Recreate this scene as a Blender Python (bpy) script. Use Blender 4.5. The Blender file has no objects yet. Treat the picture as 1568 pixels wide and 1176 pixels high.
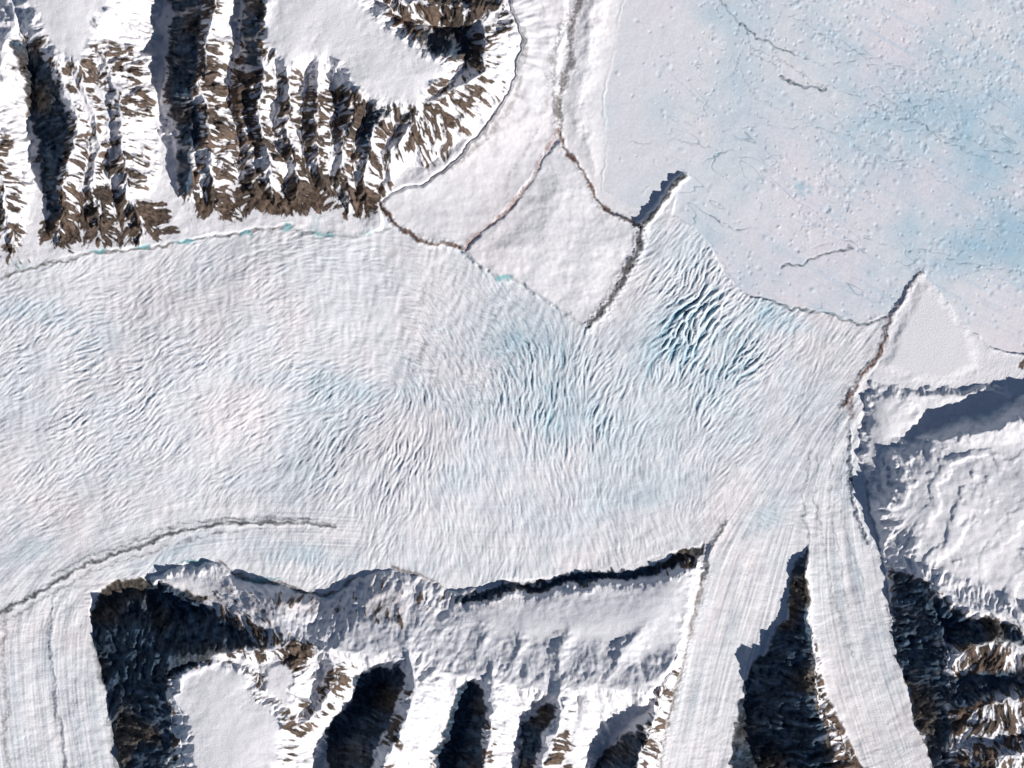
import bpy, numpy as np, math
f32=np.float32
X0,X1,Y0,Y1=-70.,1640.,-60.,1238.
ST=1.1; CS=4.0
xs=np.arange(X0,X1,ST,dtype=f32); ys=np.arange(Y0,Y1,ST,dtype=f32)
X,Y=np.meshgrid(xs,ys); NY,NX=X.shape
cx=np.arange(X0-40,X1+44,CS,dtype=f32); cy=np.arange(Y0-40,Y1+44,CS,dtype=f32)
CX,CY=np.meshgrid(cx,cy)

def noise(x,y,s,seed):
    L=np.random.default_rng(seed).random((256,256)).astype(f32)*2-1
    a=(seed*.7)%1.5; ca,sa=f32(math.cos(a)/s),f32(math.sin(a)/s)
    u=x*ca+y*sa+f32(137.3); v=y*ca-x*sa+f32(391.7)
    i=np.floor(u); j=np.floor(v); fu=u-i; fv=v-j
    i=i.astype(np.int32)&255; j=j.astype(np.int32)&255
    fu=fu*fu*(3-2*fu); fv=fv*fv*(3-2*fv); i1=(i+1)&255; j1=(j+1)&255
    return (L[j,i]*(1-fu)+L[j,i1]*fu)*(1-fv)+(L[j1,i]*(1-fu)+L[j1,i1]*fu)*fv
def fbm(x,y,s,seed,o=4):
    r=0;a=1.
    for k in range(o):
        r=r+a*noise(x,y,s/2**k,seed+k*17); a*=.5
    return r
def sample(F,x,y):
    u=np.clip((x-cx[0])/CS,0,F.shape[1]-1.01); v=np.clip((y-cy[0])/CS,0,F.shape[0]-1.01)
    i=u.astype(np.int32); j=v.astype(np.int32); fu=u-i; fv=v-j
    return ((F[j,i]*(1-fu)+F[j,i+1]*fu)*(1-fv)+(F[j+1,i]*(1-fu)+F[j+1,i+1]*fu)*fv).astype(f32)
def segd(ax,ay,bx,by):
    dx,dy=bx-ax,by-ay; t=np.clip(((CX-ax)*dx+(CY-ay)*dy)/(dx*dx+dy*dy+1e-6),0,1)
    px=CX-ax-t*dx; py=CY-ay-t*dy
    return np.sqrt(px*px+py*py),t
def rnd(P,n=1):
    P=[tuple(map(float,p[:2])) for p in P]
    for _ in range(n):
        Q=[P[0]]
        for a,b in zip(P[:-1],P[1:]):
            Q+= [(a[0]*.75+b[0]*.25,a[1]*.75+b[1]*.25),(a[0]*.25+b[0]*.75,a[1]*.25+b[1]*.75)]
        P=Q+[P[-1]]
    return P
def sdpoly(P):
    d=np.full(CX.shape,1e9,f32); ins=np.zeros(CX.shape,bool); n=len(P)
    for k in range(n):
        ax,ay=P[k]; bx,by=P[(k+1)%n]
        d=np.minimum(d,segd(ax,ay,bx,by)[0])
        if ay!=by:
            c=((ay>CY)!=(by>CY))&(CX<(bx-ax)*(CY-ay)/(by-ay)+ax); ins^=c
    return np.where(ins,-d,d).astype(f32)
def dline(P):
    d=np.full(CX.shape,1e9,f32)
    for a,b in zip(P[:-1],P[1:]): d=np.minimum(d,segd(a[0],a[1],b[0],b[1])[0])
    return d
def ridge(P,kl,kr):
    # kl: slope of the west side (line drawn downwards) / south side (line drawn rightwards)
    best=np.full(CX.shape,1e9,f32); H=np.zeros(CX.shape,f32)
    for a,b in zip(P[:-1],P[1:]):
        d,t=segd(a[0],a[1],b[0],b[1])
        s=(b[0]-a[0])*(CY-a[1])-(b[1]-a[1])*(CX-a[0])
        h=a[2]+t*(b[2]-a[2])-np.where(s>0,kl,kr)*d
        m=d<best; best=np.where(m,d,best); H=np.where(m,h,H)
    return H
def smooth(a,b,x):
    t=np.clip((x-a)/(b-a),0,1); return t*t*(3-2*t)
def blur(F,n=1):
    for _ in range(n):
        F=(np.roll(F,1,0)+np.roll(F,-1,0)+2*F)/4; F=(np.roll(F,1,1)+np.roll(F,-1,1)+2*F)/4
    return F
def norm(v): return ((v-v.mean())/v.std()).astype(f32)
II,JJ=np.meshgrid(np.arange(NX,dtype=f32),np.arange(NY,dtype=f32))
def shift(N,c,s,k):
    i=np.clip((II+f32(k)*c+f32(.5)),0,NX-1).astype(np.int32); j=np.clip((JJ+f32(k)*s+f32(.5)),0,NY-1).astype(np.int32)
    return N[j,i]
def lic(N,c,s,L,n):
    r=np.zeros_like(N)
    for k in np.linspace(-L/ST,L/ST,n): r+=shift(N,c,s,k)*f32(1-abs(k)/(L/ST)*.6)
    return norm(r)
def band(C,c,s,p):   # sharpen across the ridge direction -> evenly spaced ripples
    return norm(2*C-shift(C,-s,c,p/ST)-shift(C,-s,c,-p/ST))
def dirfield(pts,sig):
    a=np.zeros(CX.shape,f32); b=np.zeros(CX.shape,f32)
    for x,y,d in pts:
        w=np.exp(-((CX-x)**2+(CY-y)**2)/(2*sig*sig))+1e-3/(1+((CX-x)**2+(CY-y)**2)/1e4)
        t=-math.radians(d)*2; a+=w*math.cos(t); b+=w*math.sin(t)
    t=np.arctan2(b,a)
    c2=sample(np.cos(t),X,Y); s2=sample(np.sin(t),X,Y); t=np.arctan2(s2,c2)/2
    return t

# ---------------- regions ----------------
UP=[(-200,440),(-60,436),(0,428),(40,414),(100,392),(150,385),(210,378),(270,374),(330,362),(380,354),(440,345),(470,352),(490,364),(560,362),(590,350),(585,310),(600,297),(650,285),(700,245),(750,190),(790,120),(800,60),(780,20),(790,-200),(-200,-200)]
PIED=[(585,308),(600,297),(650,285),(700,245),(750,190),(790,120),(800,60),(780,20),(790,-200),(850,-200),(870,-20),(862,60),(852,120),(852,195),(828,250),(785,312),(748,350),(705,384),(660,374),(615,352),(590,330)]
HEAD=[(852,215),(866,236),(885,256),(903,276),(910,300),(922,318),(950,332),(972,345),(982,354),(978,380),(962,408),(945,440),(926,468),(905,502),(870,485),(830,462),(800,435),(765,422),(705,386),(748,352),(788,312),(828,255)]
SHELF=[(850,-200),(965,-200),(955,0),(945,50),(930,110),(925,190),(930,250),(925,292),(960,315),(1000,318),(1030,285),(1048,266),(1040,300),(1010,335),(982,352),(950,332),(922,318),(910,300),(903,276),(885,256),(850,205),(855,120),(862,60),(870,-20)]
SEA=[(965,-200),(955,0),(945,50),(930,110),(925,190),(930,250),(925,292),(960,315),(1000,318),(1030,285),(1048,266),(1040,300),(1030,330),(1062,345),(1090,385),(1110,420),(1140,450),(1180,462),(1230,474),(1270,486),(1300,486),(1320,498),(1355,480),(1385,445),(1410,418),(1440,450),(1480,500),(1510,530),(1568,545),(1800,560),(1800,-200)]
LOW=[(130,930),(140,905),(180,885),(215,884),(245,872),(300,860),(335,862),(365,885),(430,893),(470,908),(500,912),(545,882),(600,872),(650,880),(700,902),(760,888),(850,878),(950,862),(1000,846),(1060,834),(1095,826),(1075,880),(1064,930),(1050,1000),(1030,1080),(1010,1180),(1000,1400),(220,1400),(205,1240),(190,1176),(165,1080),(150,1000)]
MIDW=[(1237,826),(1212,880),(1200,950),(1170,1000),(1142,1030),(1130,1070),(1122,1120),(1112,1180),(1100,1400)]
MID=[(1237,826),(1243,880),(1246,960),(1262,1030),(1285,1090),(1310,1150),(1340,1200),(1370,1400)]+MIDW[::-1][:-1]
RIGHT=[(1410,418),(1440,450),(1480,500),(1510,530),(1568,545),(1800,560),(1800,1400),(1450,1400),(1430,1180),(1402,1110),(1380,1020),(1362,930),(1350,850),(1330,770),(1312,700),(1312,650),(1320,600),(1350,545),(1362,480),(1385,445)]
T1=[(-200,960),(0,930),(70,905),(135,880),(180,885),(140,905),(130,930),(150,1000),(165,1080),(190,1176),(205,1240),(220,1400),(-200,1400)]
T2=[(1112,800),(1160,800),(1225,800)]+MIDW+[(1000,1400),(1010,1180),(1030,1080),(1050,1000),(1064,930),(1075,880),(1095,826)]
T3=[(1237,826),(1232,760),(1250,690),(1290,620),(1320,600),(1312,650),(1312,700),(1330,770),(1350,850),(1362,930),(1380,1020),(1402,1110),(1430,1180),(1450,1400),(1370,1400),(1340,1200),(1310,1150),(1285,1090),(1262,1030),(1246,960),(1243,880)]
REG=dict(UP=UP,PIED=PIED,HEAD=HEAD,SHELF=SHELF,SEA=SEA,LOW=LOW,MID=MID,RIGHT=RIGHT,T1=T1,T2=T2,T3=T3)
SDC={k:sdpoly(v) for k,v in REG.items()}
w1=fbm(X,Y,45,1,4); w2=fbm(X,Y,45,2,4); w3=fbm(X,Y,9,3,2); w4=fbm(X,Y,9,4,2)
WX=X+3.5*w1+1.8*w3; WY=Y+3.5*w2+1.8*w4
BX=X+7*w1+3.0*w3; BY=Y+7*w2+3.0*w4
SD={k:sample(v,WX,WY) for k,v in SDC.items()}

# ---------------- coarse mountain heights ----------------
Hc=np.full(CX.shape,-50.,f32)
def add(h):
    global Hc
    k=6.; t=np.clip(.5+.5*(h-Hc)/k,0,1); Hc=h*t+Hc*(1-t)+k*t*(1-t)
def mesa(P,H,k,dome=0.):
    s=sdpoly(P); add(H-k*np.maximum(s,0)+dome*(1-np.exp(np.minimum(s,0)/40)))
P1=[(50,-150),(190,-150),(178,10),(150,50),(132,105),(105,95),(75,60),(50,10)]
P2=[(425,-150),(560,-150),(552,0),(590,40),(640,82),(682,98),(668,130),(635,166),(595,162),(545,135),(530,98),(480,85),(435,108),(412,80)]
P3=[(262,1045),(300,1022),(335,1012),(375,1022),(398,1060),(440,1108),(425,1176),(420,1350),(300,1350),(290,1170),(268,1120),(272,1080)]
P4=[(412,1022),(448,1008),(464,1035),(445,1080),(415,1062)]
P5=[(1410,432),(1440,458),(1482,505),(1494,562),(1450,582),(1400,580),(1354,560),(1378,500)]
for P,a,b in [
 ([(-60,60,80),(-20,180,70),(5,280,55),(22,380,10)],1.0,1.0),
 ([(80,60,85),(98,100,82),(116,160,74),(114,220,64),(104,290,50),(88,368,12)],1.45,1.0),
 ([(150,60,80),(178,120,68),(186,200,60),(196,270,46),(218,350,14)],.9,.9),
 ([(130,110,80),(150,200,55),(150,280,42),(155,355,12)],.9,.9),
 ([(340,-90,100),(332,0,95),(326,60,88),(316,130,80),(322,200,70),(326,270,50),(335,322,14)],1.3,1.3),
 ([(295,120,60),(290,200,50),(300,300,25)],1.2,1.2),
 ([(430,-90,100),(420,0,95),(408,70,88),(398,130,78),(402,200,64),(410,260,46),(425,310,14)],1.4,1.1),
 ([(370,120,50),(372,200,42),(390,290,18)],1.2,1.2),
 ([(440,110,85),(445,180,66),(455,250,46),(460,305,14)],1.1,1.1),
 ([(490,95,85),(485,150,75),(486,200,66),(492,250,50),(508,305,12)],1.3,1.0),
 ([(545,138,85),(532,200,64),(528,260,44),(532,318,12)],1.2,1.1),
 ([(590,165,85),(574,205,70),(560,250,52),(556,300,24)],1.3,1.0),
 ([(640,168,85),(622,205,62),(600,240,42),(590,285,16)],1.2,1.0),
 ([(560,-40,85),(620,5,72),(690,5,60),(740,35,58),(752,70,66),(740,110,72),(705,140,76),(672,160,82),(640,170,84)],1.1,.95),
 ([(-60,-60,70),(20,-60,75),(30,0,70),(5,100,60),(-20,180,50)],.8,.8),
 # lower range
 ([(205,985,92),(265,1000,96),(330,990,96),(400,990,88),(440,985,80)],.6,1.2),
 ([(440,985,80),(500,990,72),(560,1000,72),(620,1010,70),(700,1034,66),(760,1042,64),(850,1060,64),(920,1050,60),(985,1060,58),(1030,1020,42)],1.3,.42),
 ([(330,1010,98),(280,1035,100),(262,1080,104),(262,1140,108),(285,1250,108)],1.0,1.5),
 ([(500,995,80),(520,1030,72),(485,1085,68),(435,1140,64),(420,1250,64)],1.2,1.0),
 ([(620,1008,80),(640,1045,92),(630,1090,98),(590,1160,100),(560,1280,100)],1.5,.75),
 ([(700,1035,66),(690,1060,60),(668,1110,50),(640,1200,50)],1.3,.7),
 ([(750,1040,76),(758,1080,84),(748,1130,88),(730,1200,90),(715,1290,90)],1.5,.8),
 ([(850,1062,74),(852,1090,78),(838,1140,82),(820,1220,84)],1.4,.9),
 ([(905,1060,58),(880,1110,56),(862,1180,60),(850,1260,60)],1.2,.8),
 ([(1030,1020,44),(1012,1080,66),(988,1130,78),(955,1200,84),(930,1290,85)],1.5,1.6),
 ([(545,885,12),(560,940,44),(600,985,66)],1.0,1.0),
 ([(605,875,12),(610,930,36),(628,1000,66)],1.0,1.0),
 ([(925,1050,58),(948,1000,46),(985,960,38),(1040,925,22)],.5,.9),
 ([(715,1030,62),(740,980,46)],.7,.7),
 ([(775,1042,64),(790,1000,52),(800,970,40)],.7,.7),
 ([(850,1058,62),(850,1000,50),(870,960,36)],.6,.7),
 # mid ridge
 ([(1238,832,34),(1240,870,58),(1241,930,72),(1244,985,84),(1252,1040,100),(1274,1095,116),(1298,1150,128),(1335,1290,130)],.9,2.2),
 # right massif
 ([(1420,672,34),(1470,670,50),(1510,660,56),(1550,645,60),(1620,632,62),(1700,630,62)],.3,1.8),
 ([(1385,603,9),(1420,604,14),(1480,608,15),(1535,608,10)],.35,.8),
 ([(1390,870,50),(1430,900,66),(1480,930,74),(1568,962,78),(1690,985,78)],1.1,.5),
 ([(1400,900,50),(1425,960,60),(1445,1040,64),(1460,1100,60)],1.1,1.0),
 ([(1440,1010,64),(1470,990,80),(1510,976,92),(1560,984,96),(1690,995,100)],.55,1.3),
 ([(1500,985,90),(1490,1020,60),(1475,1050,40)],.8,.8),
 ([(1555,985,90),(1545,1030,60),(1530,1055,40)],.8,.8),
 ([(1450,1105,60),(1475,1090,84),(1500,1078,92),(1540,1062,96),(1690,1060,100)],.55,1.3),
 ([(1510,1078,90),(1500,1110,66),(1490,1140,50)],.8,.8),
 ([(1460,1190,60),(1490,1165,84),(1540,1150,90),(1690,1140,100)],.8,1.1)]:
    add(ridge(P,a,b))
mesa(P1,84,1.2,6); mesa(P2,86,1.3,8); mesa(P3,92,1.3,8); mesa(P4,76,1.2,3)
mesa([(690,927),(760,915),(850,905),(950,892),(1062,868),(1056,930),(1030,1000),(900,1010),(720,1000)],23,1.8,14)
mesa([(235,885),(300,872),(335,874),(368,900),(420,905),(480,925),(545,900),(640,898),(690,920),(700,990),(400,990),(330,960),(250,905)],15,1.6,16)
mesa([(1365,700),(1425,680),(1500,676),(1560,664),(1700,650),(1700,970),(1568,955),(1480,925),(1385,865),(1348,790)],36,1.5,22)
mesa([(1335,600),(1385,606),(1410,640),(1380,690),(1340,770),(1325,700)],14,.6,10)
Hc=blur(Hc,1)
H=sample(Hc,BX,BY)
gx=sample(blur(np.gradient(Hc,axis=1),3),BX,BY); gy=sample(blur(np.gradient(Hc,axis=0),3),BX,BY)
gm=np.sqrt(gx*gx+gy*gy)+1e-3; slope=np.clip(gm/CS,0,1.4)
ga=np.arctan2(gy,gx)+.45*noise(X,Y,24,25)+.3*noise(X,Y,10,26); gc,gs=np.cos(ga),np.sin(ga)
G0=lic(noise(X,Y,2.6,29),gc,gs,7,7)
G1=lic(fbm(X,Y,6.0,30,2),gc,gs,14,13)
G2=lic(fbm(X,Y,14,33,2),gc,gs,30,17)
inmt=np.minimum.reduce([SD['UP'],SD['LOW'],SD['MID'],SD['RIGHT']])
ins=np.clip(-inmt,0,1e3)
mt=smooth(0,5,ins)
sl=smooth(.15,.7,slope)
rough=fbm(X,Y,30,40,5)
calm=sample(blur(smooth(12,-25,sdpoly([(400,925),(690,935),(1075,880),(1060,1000),(1000,1030),(850,1040),(700,1015),(420,975)])),2),X,Y)
calm3=sample(blur(smooth(12,-15,sdpoly([(530,880),(1090,850),(1040,1100),(1000,1400),(530,1400)])),2),X,Y)
calm2=sample(blur(smooth(15,-15,sdpoly([(1330,560),(1700,560),(1700,680),(1400,690),(1340,780)])),2),X,Y)
rgh=(1-.45*calm)*(1-.7*calm2)*(1-.45*calm3)*(.85+.4*noise(X,Y,60,27))
Rp=np.sqrt((X-650)**2+(Y-60)**2)
thp=np.arctan2(Y-60,X-650)
Hp=8+14*smooth(250,120,Rp)+1.5*noise(X,Y,40,88)+.7*np.sin(Rp/9+3*w1)*smooth(-.3,.5,noise(X,Y,50,78))+.5*fbm(X,Y,12,89,3)+smooth(230,150,Rp)*2.0*noise(thp*150,Rp*.2,5,79)
Hm=H+sl*rgh*(.9*G0+2.1*G1+3.6*G2)+sl*rgh*3.6*rough+.8*rough*rgh
nearP=smooth(40,4,SD['PIED'])
Hm=np.maximum(Hm,3+1.6*rough*rgh+.4*w3+nearP*(Hp-3))
WEST=[[(130,935),(150,1000),(165,1080),(190,1176),(205,1240),(220,1400)],MIDW,[(1350,850),(1362,930),(1380,1020),(1402,1110),(1430,1180),(1450,1400)]]
dw=sample(np.minimum.reduce([dline(p) for p in WEST]),BX,BY)
dn=sample(dline([(130,935),(140,905),(180,885),(215,884)]),BX,BY)
dn2=sample(dline([(500,912),(545,882),(600,872),(650,880),(690,900)]),BX,BY)
cap=np.minimum(np.minimum(3+.80*dw,3+.9*dn),4+.85*dn2)
Hm=np.minimum(Hm,cap+1.5*G1+1.5*rough)
Hm=np.minimum(Hm,2+nearP*Hp+(1.9+.25*G1)*ins)
rm=smooth(8,40,-SD['RIGHT'])*smooth(925,880,Y-np.clip(X-1400,0,200)*.35)
led=np.sin((np.sqrt((X-1660)**2*.8+(Y-900)**2)+30*fbm(X,Y,95,50,4)+5*w3)/7.5)
Hm=Hm+rm*(smooth(-.2,1,led)*3.6*(.6+.7*noise(X,Y,60,51))+1.6*fbm(X,Y,30,52,3))*smooth(665,710,Y)

# ---------------- ice surfaces ----------------
flow=[(30,880,35),(120,850,30),(220,822,15),(350,800,5),(480,803,-3),(600,815,-4),(720,830,-3),(850,832,2),(960,820,8),(1060,805,25),(1110,780,40),(1160,740,50),(1210,690,55),(1260,630,50),(1300,570,50),(1330,510,55),(1080,840,80),(1060,940,80),(1040,1060,78),(1150,850,75),(1140,950,70),(1100,1050,75),(1060,1150,80),(1200,800,75),(1260,760,85),(1290,850,-80),(1310,950,-78),(1340,1050,-72),(1380,1170,-70),(1330,780,-75),(20,1000,-85),(30,1150,-85),(90,1000,-85),(110,1150,-80),(100,930,75),(0,430,12),(200,390,8),(400,370,2),(560,370,-3),(700,395,-20),(820,460,-30),(905,515,0),(960,440,55),(1010,370,50),(1060,300,60),(200,600,8),(600,620,-8),(900,650,5),(1050,560,40),(1180,500,50)]
ft=dirfield(flow,60); fc,fs=np.cos(ft),np.sin(ft)
crev=[(60,480,35),(60,640,35),(80,780,25),(220,480,30),(220,600,32),(220,720,38),(380,430,30),(400,560,30),(400,680,40),(380,770,50),(520,450,10),(500,560,35),(520,670,42),(560,760,60),(620,450,-20),(640,540,-40),(600,690,55),(660,720,90),(700,470,-45),(740,560,-55),(740,660,-75),(720,760,-65),(830,500,-45),(850,590,75),(860,690,80),(850,780,-65),(960,480,45),(960,560,60),(980,650,75),(980,750,-75),(1040,430,50),(1050,520,55),(1080,600,65),(1080,700,70),(1140,480,55),(1150,560,45),(1180,620,50),(1180,700,60),(1240,540,50),(1260,600,50),(1150,820,-30),(1130,950,-20),(1080,1080,10),(1280,900,10),(60,1000,5),(400,840,70),(600,850,80),(800,850,75)]
ct=dirfield(crev,65)+.32*noise(X,Y,38,58)+.3*noise(X,Y,14,57); cc,cs_=np.cos(ct),np.sin(ct)
C0=band(lic(noise(X,Y,2.2,54),cc,cs_,4.5,7),cc,cs_,2.4)
C1=band(lic(noise(X,Y,3.3,60)+.3*noise(X,Y,2.2,59),cc,cs_,7.5,9),cc,cs_,3.5)
C2=band(lic(noise(X,Y,4.6,61),cc,cs_,13,13),cc,cs_,5.2)
C3=band(lic(noise(X,Y,8,62),cc,cs_,24,15),cc,cs_,8.5)
F1=lic(noise(X,Y,2.6,63)+.5*noise(X,Y,6,64),fc,fs,45,25)
F2=lic(noise(X,Y,14,65),fc,fs,90,27)
def blob(pts):
    r=np.zeros(CX.shape,f32)
    for x,y,a,b,ang,v in pts:
        t=math.radians(ang); u=(CX-x)*math.cos(t)-(CY-y)*math.sin(t); w=(CX-x)*math.sin(t)+(CY-y)*math.cos(t)
        r+=v*np.exp(-(u/a)**2-(w/b)**2)
    return sample(r,BX,BY)
crevamp=blob([(1050,510,110,48,45,1.15),(820,590,150,80,-20,.6),(1140,540,80,45,50,.75),(600,690,180,90,0,.25),(100,610,180,110,0,.22),(320,600,180,80,0,.12),(1040,440,60,40,50,.5)])+.30
big=blob([(1040,515,105,40,48,1.3),(1150,530,60,40,50,.9),(830,610,110,60,-20,.45),(100,600,150,80,0,.2)])
patch=np.clip(.8+.5*fbm(X,Y,50,56,3),.25,1.6)
blue=blob([(1030,520,90,42,50,.9),(1120,545,100,40,45,.65),(800,525,95,45,-15,.8),(820,620,100,60,0,.5),(490,650,60,90,0,.35),(500,590,120,14,-8,.4),(100,490,80,20,-10,.45),(150,530,60,20,0,.2),(960,760,100,36,15,.5),(700,740,80,60,-20,.3),(470,850,90,16,-5,.6),(240,855,60,10,20,.6),(1170,790,40,22,40,.6),(1060,360,50,60,0,.4),(620,600,170,20,-10,.2),(930,660,90,60,0,.35),(30,850,60,25,20,.5),(1180,480,40,22,0,.5),(1230,500,60,14,-20,.35),(20,470,60,14,10,.35),(1130,640,120,60,30,.3)])
trib=np.maximum.reduce([smooth(0,14,-SD['T1']),smooth(-10,14,-SD['T2']),smooth(-10,14,-SD['T3'])])
fd=sample(blur(np.minimum.reduce([dline([(0,905),(120,850),(250,808),(380,800),(520,815)]),dline([(1110,800),(1200,710),(1290,600),(1350,510)])]),2),X,Y)
flowd=np.clip(np.maximum(trib,.85*smooth(70,10,fd)),0,1)
rip=lic(noise(X,Y,6.5,55),-fs,fc,9,9)
CV=.40*C0+.58*C1+(.42+.4*big)*C2+(.08+.45*big)*C3
CV=np.where(CV>0,CV*.85,CV*1.15)
Hg=4+5*noise(X,Y,170,70)+1.5*noise(X,Y,60,71)+.8*fbm(X,Y,26,69,2)+crevamp*patch*(1-.72*flowd)*CV*.92+(.06+.2*flowd)*(.8*F1+1.5*F2)+.26*rip*(1-flowd*.3)+.24*w3
rid=np.random.default_rng(5)
Hs=1.0+.5*noise(X,Y,120,82)+.2*fbm(X,Y,18,83,3)
spk=np.zeros_like(X)
n=5200; px=rid.uniform(940,X1-10,n); py=rid.uniform(Y0+10,560,n)
for x,y in zip(px,py):
    q=min(max((x-950)/450,.05),1)*min(max(1.1-y/700,.2),1)*(.35+.65*(math.sin(x/61+y/47)>-.2))
    if rid.random()>q: continue
    i=int((x-X0)/ST); j=int((y-Y0)/ST); r=rid.gamma(4,.4)+.8; m=6
    if i<m or j<m or i>NX-m-1 or j>NY-m-1: continue
    a=rid.uniform(0,3.14); e=rid.uniform(.6,1.7); dx=X[j-m:j+m+1,i-m:i+m+1]-x; dy=Y[j-m:j+m+1,i-m:i+m+1]-y
    u=dx*math.cos(a)+dy*math.sin(a); v=(-dx*math.sin(a)+dy*math.cos(a))*e
    q=np.sqrt(u*u+v*v)/r; sg=1 if rid.random()<.5 else -1
    Hs[j-m:j+m+1,i-m:i+m+1]+=sg*.85*np.exp(-q**3)*rid.uniform(.4,1); spk[j-m:j+m+1,i-m:i+m+1]+=np.exp(-q*q)*rid.uniform(.2,.9)
Hsh=7+3*noise(X,Y,34,84)+1.6*fbm(X,Y,14,85,3)
Hsh=1+(Hsh-1)*smooth(0,50,-SD['SHELF'])
Hh=8+6*smooth(0,70,-SD['HEAD'])+2*noise(X,Y,50,86)+.9*fbm(X,Y,16,87,3)
Hfin=Hg.copy()
def put(sd,h,wd=3.):
    global Hfin
    t=smooth(wd,-wd,sd); Hfin=Hfin*(1-t)+h*t
put(SD['SEA'],Hs,2.0); put(SD['SHELF'],Hsh,4); put(SD['PIED'],Hp,4); put(SD['HEAD'],Hh,4)
Hfin=Hfin*(1-mt)+np.maximum(Hm,Hfin*.5)*mt
lowsh=sample(smooth(45,0,dline([(1410,418),(1440,450),(1480,500),(1510,530),(1568,548),(1700,558)])),X,Y)
Hfin=np.where(mt>0,Hfin*(1-lowsh*.7)+(3+1.2*rough)*lowsh*.7,Hfin)
s5=sample(sdpoly(P5),WX,WY); t5=smooth(6,-10,s5); Hfin=Hfin*(1-t5)+(6+.2*w1)*t5
# small rocky spit by the shelf
dsp=sample(dline([(985,346),(1000,330),(1025,300),(1046,270)]),WX,WY); Hfin+=11*smooth(9,0,dsp)*(.8+.3*w3)

# ---------------- colour ----------------
snow=np.array([.82,.81,.825],f32)
col=np.empty(X.shape+(3,),f32); col[:]=snow
def tint(mask,c):
    m=np.clip(mask,0,1).astype(f32)
    for k in range(3): col[...,k]+=m*(f32(c[k])-col[...,k])
lf2=fbm(X,Y,60,91,3)
isice=(1-mt)
inSea=smooth(2,-2,SD['SEA']); inG=isice*(1-inSea)
notH=(1-smooth(0,6,-SD['HEAD']))*(1-smooth(0,6,-SD['PIED']))*(1-smooth(0,6,-SD['SHELF']))
bl2=fbm(X,Y,34,191,4)
tint(np.clip(blue*(.6+.3*bl2)+.08+.12*lf2,0,.85)*inG*notH,(.48,.635,.705))
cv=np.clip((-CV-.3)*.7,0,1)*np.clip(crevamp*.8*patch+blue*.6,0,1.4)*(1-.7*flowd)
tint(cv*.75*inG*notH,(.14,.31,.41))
tint(np.clip(fbm(X,Y,90,92,3)*.6+.15,0,1)*inG*.55*(1-np.clip(blue*2,0,1)),(.89,.80,.79))
tint(np.clip(F1*.16+F2*.2-.03,0,.5)*flowd*inG,(.48,.55,.60))
seab=blob([(1480,240,210,140,-15,.85),(1500,380,140,60,0,.6),(1300,90,170,40,-30,.35),(1130,90,40,90,0,.5),(1270,455,60,25,-10,.4),(1150,430,50,40,40,.5),(1080,370,40,60,30,.5),(1080,20,60,30,0,.3)])
tint(inSea*.6,(.71,.735,.77))
tint(inSea*np.clip(seab*(.75+.3*bl2)+.22*lf2,0,1),(.41,.585,.69))
tint(inSea*np.clip(fbm(X,Y,100,93,3)*.9,0,1)*.6,(.83,.75,.785))
st=lic(noise(X,Y,5,94),np.full_like(X,.88),np.full_like(X,.47),60,25)
tint(inSea*np.clip(st*.2-.05,0,.5)*smooth(1000,1350,X),(.46,.62,.73))
tint(inSea*np.clip(spk,0,1)*.34,(.40,.54,.65))
vx,vy=X*.88+Y*.47,-X*.47+Y*.88
for s,sd_,am in [(70,301,.7),(42,311,.5),(55,321,.5)]:
    nn=fbm(vx*.35+1.5*w1,vy+1.5*w2,s*.6,sd_,3); m=smooth(.03,.0,np.abs(nn))*smooth(.1,.5,noise(X,Y,60,sd_+5))*inSea*smooth(960,1100,X)
    tint(m*am,(.16,.28,.36)); Hfin-=m*.5
cracks=[([(1130,35),(1160,55),(1180,62),(1212,88)],1.5,1.),([(1188,120),(1215,128),(1240,131),(1262,139)],1.9,1.1),([(1145,50),(1160,85),(1190,105)],.8,.6),([(1195,412),(1235,402),(1265,388),(1305,380)],1.6,1.),([(1085,335),(1130,352),(1155,350)],.8,.6),([(1150,455),(1190,464),(1230,474),(1270,486),(1300,487),(1320,499),(1352,484)],1.8,1.1),([(1100,0),(1130,35)],1.,.7),([(1140,60),(1250,130),(1360,170),(1450,205),(1568,235)],.9,.5),([(1200,20),(1300,80),(1420,110)],.8,.45),([(1110,200),(1200,190),(1330,215),(1480,300)],.7,.35),([(1215,380),(1320,370),(1450,395),(1568,420)],.8,.45),([(1340,140),(1440,210),(1568,260)],1.,.5),([(960,215),(1080,222),(1100,228)],.7,.35),([(1165,460),(1140,445),(1105,405)],1,.4),([(1270,170),(1310,230),(1400,270)],.7,.35),([(1120,90),(1160,150),(1250,200),(1300,290)],.7,.35),([(1060,180),(1120,120),(1150,60)],.7,.35),([(1215,88),(1260,100),(1310,90)],.8,.5)]
for P,wd,v in cracks:
    d=sample(dline(P),X+6*w1+2.6*w3,Y+6*w2+2.6*w4); m=smooth(wd+1.6,wd*.3,d)*min(v,1)*smooth(-1.1,.4,noise(X,Y,16,97)+.6*v)
    tint(m*.9,(.05,.10,.13)); Hfin-=m*1.4
br=(.14,.085,.065); gr=(.10,.11,.12)
rocks=noise(X,Y,3.0,98)+.5*noise(X,Y,1.8,198); rk2=fbm(X,Y,13,99,2)
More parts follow.
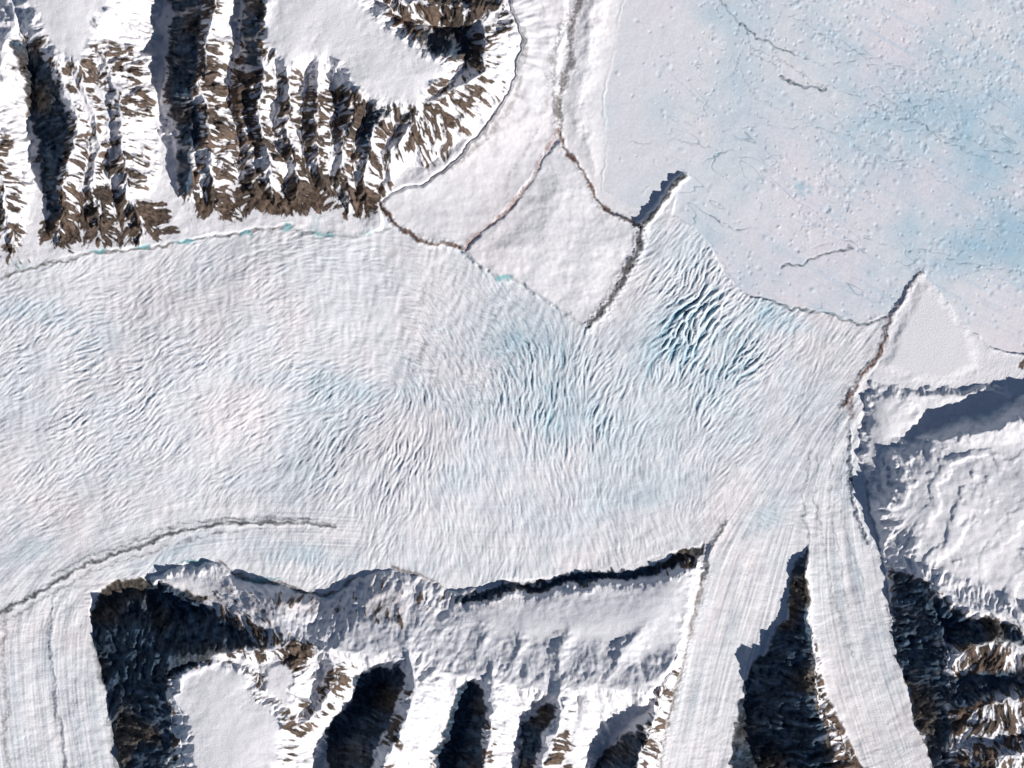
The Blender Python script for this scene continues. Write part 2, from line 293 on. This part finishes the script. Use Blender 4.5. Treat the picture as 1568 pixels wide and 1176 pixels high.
for P,wd,v,c,h in [
 ([(905,-40),(880,20),(868,60),(880,100),(856,130),(852,200)],6,.75,(.13,.11,.10),2.5),
 ([(870,20),(850,70),(848,130),(856,180)],7,.6,(.16,.15,.14),2),
 ([(850,200),(828,250),(788,310),(748,350),(705,382)],2.2,.85,(.24,.14,.12),1),
 ([(705,382),(665,374),(640,362),(615,350),(590,325),(583,305)],3.5,1.,br,3),
 ([(852,205),(866,236),(885,256),(903,276),(910,300),(922,318),(950,332),(972,345),(982,352)],2.8,1.0,br,3),
 ([(982,350),(980,378),(962,408),(945,440),(926,468),(905,502)],5.5,1.1,(.075,.075,.078),4),
 ([(982,350),(1002,330),(1028,298),(1048,268)],3.6,1.,(.09,.09,.095),3),
 ([(830,10),(842,60),(838,150),(815,215),(775,280)],1.6,.45,(.25,.22,.20),.6),
 ([(800,40),(805,110),(770,190),(720,240),(650,280)],3,.6,(.30,.28,.26),1),
 ([(1412,420),(1385,450),(1362,485),(1352,520),(1345,545),(1312,590),(1290,625)],2.6,1.1,br,2.5),
 ([(1345,480),(1320,500),(1295,540),(1270,575)],3,.4,gr,1),
 ([(1300,600),(1302,640)],7,.7,(.14,.08,.09),2),
 ([(-60,955),(0,935),(60,905),(130,866),(200,836),(280,812),(400,801),(510,803)],2.8,1.3,(.11,.115,.12),1.0),
 ([(80,880),(150,846),(220,818),(300,800),(400,793),(480,797)],1.4,.8,gr,.7),
 ([(0,950),(70,915),(140,876),(220,846),(300,824),(400,812)],1.2,.7,gr,.5),
 ([(-20,940),(10,935),(5,1000),(12,1060),(8,1120),(18,1190),(20,1270)],4,.55,(.17,.14,.13),1.2),
 ([(90,905),(72,950),(80,1020),(92,1100),(105,1190),(110,1270)],1.8,.8,(.2,.22,.26),2.0),
 ([(110,905),(95,960),(102,1040),(118,1110),(128,1190)],1.0,.45,(.3,.33,.36),1.0),
 ([(1075,880),(1064,930),(1048,985),(1038,1040),(1020,1110),(1005,1180),(1000,1270)],7,.66,(.15,.12,.09),4),
 ([(1112,798),(1100,826),(1085,850),(1075,880)],3,.9,gr,2),
 ([(1296,660),(1300,700),(1302,760),(1332,835)],2.0,1.0,(.06,.09,.13),3),
 ([(1320,690),(1325,760),(1350,850),(1362,930),(1375,1010)],1.8,.6,(.08,.12,.16),2),
 ([(1240,690),(1228,780),(1237,830)],1.5,.6,gr,1),
 ([(1285,640),(1270,700),(1268,780),(1285,850),(1298,930)],1.2,.55,gr,1),
 ([(1300,640),(1285,720),(1290,800),(1318,880),(1330,950)],1.2,.5,(.12,.16,.2),1),
 ([(1250,700),(1248,780),(1262,840),(1280,930),(1310,1010)],1.2,.5,gr,.8),
 ([(1275,610),(1215,690),(1170,750),(1120,800)],1.2,.4,gr,.6),
 ([(1290,625),(1235,700),(1200,760),(1165,820),(1140,900)],1.1,.35,gr,.6),
 ([(335,862),(365,885),(430,893),(470,908),(500,912),(545,884)],3,.9,(.10,.085,.08),1),
 ([(600,872),(650,880),(690,905)],3,.8,(.14,.10,.09),1),
 ([(-60,440),(0,428),(40,414),(150,386),(270,375),(380,355),(440,345)],2.0,.9,(.14,.13,.12),1),
 ([(440,345),(480,362),(560,360),(600,352)],2.0,.7,(.18,.22,.22),1),
 ([(1395,575),(1430,582),(1480,578),(1500,570)],3,.4,(.35,.3,.31),2),
 ([(1390,600),(1440,603),(1535,606)],1.6,.8,(.09,.10,.13),1),  # thin shadow of the low ridge, painted as a dark line
 ([(705,384),(765,422),(800,435),(830,462),(870,485),(905,502)],3,.5,(.35,.35,.34),1.5),
 ]:
    d=sample(dline(rnd(P)),X+4*w1+2.6*w3,Y+4*w2+2.6*w4)
    wv=wd*(1+.5*rk2)
    m=smooth(wv+1.8,wv*.3,d)*min(v,1)*smooth(-1.0,.4,rocks*.8+rk2*.4+(v-.55)*1.8)
    tint(m,c); Hfin+=h*smooth(wd*3,0,d)*(.6+.35*rocks)*v
for x,y,a,b in [(484,346,8,18),(500,362,16,5),(280,372,22,5),(148,384,18,5),(376,358,11,5),(400,886,30,4),(300,860,24,3),(772,426,12,5),(30,408,14,6),(560,355,16,5),(215,377,14,4),(440,350,10,6)]:
    d=((X-x+4*w3+3*w1)/a)**2+((Y-y+4*w4+3*w2)/b)**2; tint(smooth(1.3,.3,d)*.75,(.13,.38,.40))
d=((X-1230+5*w3)/18)**2+((Y-292+5*w4)/12)**2; tint(smooth(1.6,.2,d)*.45*smooth(-.6,.5,w1+w3),(.25,.55,.66))

# ---------------- mountains colours ----------------
Rk=np.zeros(CX.shape,f32); Dk=np.zeros(CX.shape,f32)
for P,v,fe in [
 ([(-100,200),(10,210),(35,300),(35,400),(-100,430)],.58,14),
 ([(20,60),(90,60),(115,160),(110,260),(95,375),(70,375),(60,250),(45,150)],.76,12),
 ([(80,290),(150,280),(250,315),(265,360),(160,374),(62,378)],.86,12),
 ([(95,100),(200,60),(235,150),(225,300),(110,300),(110,150)],.50,14),
 ([(255,-90),(330,-90),(345,60),(345,200),(360,322),(296,326),(268,250),(256,100)],.64,12),
 ([(380,-90),(425,-90),(412,110),(420,200),(440,310),(376,300),(366,200),(360,100)],.64,12),
 ([(420,110),(540,130),(600,165),(660,170),(600,230),(590,312),(440,312),(400,220)],.60,14),
 ([(298,290),(400,262),(520,262),(585,300),(578,326),(298,332)],.84,10),
 ([(340,100),(400,100),(420,280),(350,280)],.55,14),
 ([(550,-90),(760,-90),(775,50),(765,110),(700,200),(640,235),(600,250),(640,170),(690,110),(600,40)],.64,12),
 ([(640,235),(700,200),(765,110),(790,120),(730,200),(660,262)],.35,10),
 ([(150,930),(180,900),(300,915),(420,960),(500,980),(470,1020),(400,1010),(330,1008),(262,1040),(280,1176),(300,1300),(200,1300),(160,1060)],.72,12),
 ([(375,1020),(410,1020),(415,1065),(455,1085),(500,1030),(545,1000),(540,1050),(500,1100),(430,1180),(440,1110)],.57,10),
 ([(560,900),(610,880),(620,960),(570,960)],.36,12),
 ([(600,1060),(640,1060),(600,1180),(570,1300),(540,1300),(575,1160)],.46,8),
 ([(740,1080),(765,1080),(760,1180),(750,1300),(720,1300)],.46,8),
 ([(845,1090),(880,1090),(870,1180),(860,1300),(820,1300)],.52,8),
 ([(1000,1040),(1045,1020),(1020,1180),(980,1300),(960,1300),(985,1130)],.42,8),
 ([(700,920),(700,902),(1060,850),(1060,866)],.45,6),
 ([(300,905),(700,905),(690,940),(320,935)],.25,12),
 ([(1236,1020),(1262,1030),(1290,1090),(1340,1190),(1370,1300),(1180,1300),(1200,1100)],.60,12),
 ([(1225,860),(1240,860),(1250,1040),(1220,1040)],.45,6),
 ([(1365,870),(1400,880),(1490,940),(1568,968),(1700,990),(1700,1300),(1450,1300),(1420,1160),(1390,1050)],.66,12),
 ([(1540,550),(1700,560),(1700,590),(1570,580)],.5,10),
 ]:
    Rk=np.maximum(Rk,v*smooth(fe,-fe,sdpoly(P)))
# navy shade painted into the colour of the dark rock faces
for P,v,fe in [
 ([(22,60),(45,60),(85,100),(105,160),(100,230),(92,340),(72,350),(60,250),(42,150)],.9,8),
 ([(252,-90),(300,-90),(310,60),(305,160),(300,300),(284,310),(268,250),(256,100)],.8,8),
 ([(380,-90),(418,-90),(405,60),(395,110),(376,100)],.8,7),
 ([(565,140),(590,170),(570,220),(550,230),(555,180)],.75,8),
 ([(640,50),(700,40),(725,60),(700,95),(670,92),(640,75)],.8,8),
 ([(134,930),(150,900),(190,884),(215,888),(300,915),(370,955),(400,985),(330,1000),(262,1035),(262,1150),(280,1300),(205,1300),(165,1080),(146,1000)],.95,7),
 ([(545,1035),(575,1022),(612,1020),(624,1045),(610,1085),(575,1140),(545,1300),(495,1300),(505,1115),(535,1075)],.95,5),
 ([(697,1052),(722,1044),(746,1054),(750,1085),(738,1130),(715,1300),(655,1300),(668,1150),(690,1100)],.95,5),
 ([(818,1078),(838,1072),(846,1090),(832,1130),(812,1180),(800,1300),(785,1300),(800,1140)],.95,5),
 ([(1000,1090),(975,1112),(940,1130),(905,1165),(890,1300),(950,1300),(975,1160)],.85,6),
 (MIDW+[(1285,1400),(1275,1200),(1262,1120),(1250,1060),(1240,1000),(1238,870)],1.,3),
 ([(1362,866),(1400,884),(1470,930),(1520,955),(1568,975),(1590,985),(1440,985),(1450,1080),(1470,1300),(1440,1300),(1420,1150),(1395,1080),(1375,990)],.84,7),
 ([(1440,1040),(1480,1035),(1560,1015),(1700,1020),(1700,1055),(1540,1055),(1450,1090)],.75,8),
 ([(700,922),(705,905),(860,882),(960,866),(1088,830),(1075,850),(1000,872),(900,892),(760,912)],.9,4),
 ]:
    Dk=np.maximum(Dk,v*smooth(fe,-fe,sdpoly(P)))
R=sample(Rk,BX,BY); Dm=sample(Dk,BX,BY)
fine=fbm(X,Y,7,130,3)
rockv=(np.maximum(R,Dm*.8)*3.1-1.8)+.55*G0+.55*G1+.3*G2+.5*rough+.55*fine+.7*(sl-.6)
rock=smooth(-.38,.38,rockv)*mt*smooth(.02,.15,np.maximum(R,Dm))
shade=smooth(.3,.8,Dm+.10*G1+.08*w3)*smooth(-2,2,ins)
rock=np.maximum(rock,shade*(1-.6*smooth(.8,2.1,.7*G0+.6*G1+.6*fine)))  # painted shade areas also count as rock
for P in (P1,P2,P3,P4):
    q=smooth(-3,4,sample(sdpoly(P),BX,BY)+3*G1); rock*=q; shade*=q
hv=noise(X,Y,26,120)[...,None]; fn=(.8+.3*noise(X,Y,3,121)+.22*G1+.2*G0+.2*fine)[...,None]
rc=(np.array([.100,.074,.058],f32)+hv*np.array([.034,.02,.012],f32))*np.clip(fn,.35,1.7)
shc=(np.array([.045,.078,.118],f32)+np.clip(noise(X,Y,45,133)*1.4,0,1)[...,None]*np.array([.045,.0,-.05],f32))*np.clip(fn*1.1-.05,.5,1.8)  # shadow navy put into the albedo, with some brown rock
shm=np.clip(shade,0,1)[...,None]; rc=rc*(1-shm*.9)+shc*shm*.9
pm=(mt*(1-rock))[...,None]
col=col*(1-pm*.7)+np.array([.81,.80,.82],f32)*pm*.7
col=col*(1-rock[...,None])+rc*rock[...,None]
Hfin+=rock*(.9*noise(X,Y,4,122)+.7*noise(X,Y,7,123))
dust=mt*(1-rock)*smooth(.35,.9,blob([(590,920,45,50,0,.9),(360,930,80,40,0,.6),(470,930,70,20,0,.7),(760,930,90,25,0,.4)])+.2*G1)
tint(dust*.5,(.42,.37,.38))
tint(calm*mt*.30*(1-rock),(.54,.56,.61))  # grey shading of the slope facing away from the sun, painted in
col=np.clip(col,.01,.92)

# ---------------- build meshes ----------------
S=.01
co=np.empty((NY*NX,3),f32)
co[:,0]=((X-784)*S).ravel(); co[:,1]=((588-Y)*S).ravel(); co[:,2]=(Hfin*S).ravel()
rgba=np.ones((NY*NX,4),f32); rgba[:,:3]=col.reshape(-1,3)
idx=np.arange(NY*NX,dtype=np.int32).reshape(NY,NX)
quads=np.stack([idx[:-1,:-1],idx[1:,:-1],idx[1:,1:],idx[:-1,1:]],-1).reshape(-1,4)
lab=np.zeros((NY,NX),np.int8)
order=['T1','T2','T3','SEA','SHELF','PIED','HEAD','UP','LOW','MID','RIGHT']
names={0:'glacier','T1':'tributary_glacier','T2':'tributary_glacier','T3':'tributary_glacier','SEA':'sea_ice','SHELF':'coastal_ice_shelf','PIED':'piedmont_glacier','HEAD':'snow_covered_headland','UP':'mountain_range','LOW':'mountain_range','MID':'mountain_ridge','RIGHT':'snow_massif'}
for n,k in enumerate(order): lab[SD[k]<0]=n+1
fl=lab[:-1,:-1].ravel()

def material(name,rough,bscale,bstr):
    m=bpy.data.materials.new(name); m.use_nodes=True; nt=m.node_tree; N=nt.nodes; Lk=nt.links
    b=N['Principled BSDF']; at=N.new('ShaderNodeAttribute'); at.attribute_name='Col'
    tc=N.new('ShaderNodeTexCoord'); nz=N.new('ShaderNodeTexNoise'); nz.inputs['Scale'].default_value=bscale; nz.inputs['Detail'].default_value=4
    Lk.new(tc.outputs['Object'],nz.inputs['Vector'])
    mr=N.new('ShaderNodeMapRange'); mr.inputs[1].default_value=.3; mr.inputs[2].default_value=.7; mr.inputs[3].default_value=.93; mr.inputs[4].default_value=1.05
    Lk.new(nz.outputs['Fac'],mr.inputs[0])
    mx=N.new('ShaderNodeVectorMath'); mx.operation='SCALE'
    Lk.new(at.outputs['Color'],mx.inputs[0]); Lk.new(mr.outputs[0],mx.inputs['Scale']); Lk.new(mx.outputs[0],b.inputs['Base Color'])
    bp=N.new('ShaderNodeBump'); bp.inputs['Strength'].default_value=bstr; bp.inputs['Distance'].default_value=.02
    Lk.new(nz.outputs['Fac'],bp.inputs['Height']); Lk.new(bp.outputs[0],b.inputs['Normal'])
    b.inputs['Roughness'].default_value=rough; b.inputs['Specular IOR Level'].default_value=.1
    return m
mats={'ice':material('glacier_ice',.7,40,.2),'sea':material('sea_ice_surface',.7,25,.12),'mt':material('rock_and_snow',.9,45,.35),'snow':material('snow_surface',.8,20,.15)}
mm={0:'ice','T1':'ice','T2':'ice','T3':'ice','SEA':'sea','SHELF':'snow','PIED':'snow','HEAD':'snow','UP':'mt','LOW':'mt','MID':'mt','RIGHT':'mt'}
for n in range(len(order)+1):
    key=0 if n==0 else order[n-1]
    q=quads[fl==n]
    if len(q)==0: continue
    used=np.zeros(NY*NX,bool); used[q.ravel()]=True; ui=np.nonzero(used)[0]
    remap=np.full(NY*NX,-1,np.int32); remap[ui]=np.arange(len(ui)); q2=remap[q]
    me=bpy.data.meshes.new(names[key]); me.vertices.add(len(ui)); me.vertices.foreach_set('co',co[ui].ravel())
    me.loops.add(q2.size); me.loops.foreach_set('vertex_index',q2.ravel().astype(np.int32))
    me.polygons.add(len(q2)); me.polygons.foreach_set('loop_start',np.arange(0,q2.size,4,dtype=np.int32))
    me.polygons.foreach_set('use_smooth',np.ones(len(q2),bool))
    me.update(calc_edges=True)
    a=me.color_attributes.new('Col','FLOAT_COLOR','POINT'); a.data.foreach_set('color',rgba[ui].ravel())
    me.materials.append(mats[mm[key]])
    o=bpy.data.objects.new(names[key],me); bpy.context.scene.collection.objects.link(o)
me=bpy.data.meshes.new('ground'); me.from_pydata([(-600,-600,-.08),(600,-600,-.08),(600,600,-.08),(-600,600,-.08)],[],[(0,1,2,3)])
g=bpy.data.materials.new('snow_plain'); g.use_nodes=True; b=g.node_tree.nodes['Principled BSDF']
nz=g.node_tree.nodes.new('ShaderNodeTexNoise'); nz.inputs['Scale'].default_value=.5; nz.inputs['Detail'].default_value=8
cr=g.node_tree.nodes.new('ShaderNodeValToRGB'); cr.color_ramp.elements[0].color=(.6,.7,.78,1); cr.color_ramp.elements[1].color=(.82,.84,.86,1)
tc=g.node_tree.nodes.new('ShaderNodeTexCoord'); g.node_tree.links.new(tc.outputs['Object'],nz.inputs['Vector'])
g.node_tree.links.new(nz.outputs['Fac'],cr.inputs[0]); g.node_tree.links.new(cr.outputs[0],b.inputs['Base Color']); b.inputs['Roughness'].default_value=.8
me.materials.append(g); bpy.context.scene.collection.objects.link(bpy.data.objects.new('ground',me))

# ---------------- light, sky, camera ----------------
from mathutils import Vector
EL=math.radians(32); d=Vector((.8,-.6,0)).normalized()
to_sun=Vector((d.x*math.cos(EL),d.y*math.cos(EL),math.sin(EL)))
sl_=bpy.data.lights.new('sun','SUN'); sl_.energy=5.0; sl_.angle=math.radians(.5); sl_.color=(1,.955,.915)
so=bpy.data.objects.new('sun',sl_); so.rotation_euler=to_sun.to_track_quat('Z','Y').to_euler(); so.location=to_sun*50
bpy.context.scene.collection.objects.link(so)
w=bpy.data.worlds.new('World'); bpy.context.scene.world=w; w.use_nodes=True
sk=w.node_tree.nodes.new('ShaderNodeTexSky'); sk.sky_type='NISHITA'; sk.sun_disc=False; sk.sun_elevation=EL; sk.sun_rotation=math.atan2(to_sun.x,to_sun.y)
sk.altitude=3000; sk.dust_density=0
bg=w.node_tree.nodes['Background']; bg.inputs[1].default_value=.06; w.node_tree.links.new(sk.outputs[0],bg.inputs[0])
cam=bpy.data.cameras.new('camera'); cam.sensor_width=36; D=100.; cam.lens=36*D/15.68; cam.clip_end=2000; cam.clip_start=1
c=bpy.data.objects.new('camera',cam); c.location=(0,0,D); bpy.context.scene.collection.objects.link(c)
sc=bpy.context.scene; sc.camera=c; sc.view_settings.view_transform='Standard'; sc.view_settings.look='None'; sc.view_settings.exposure=0
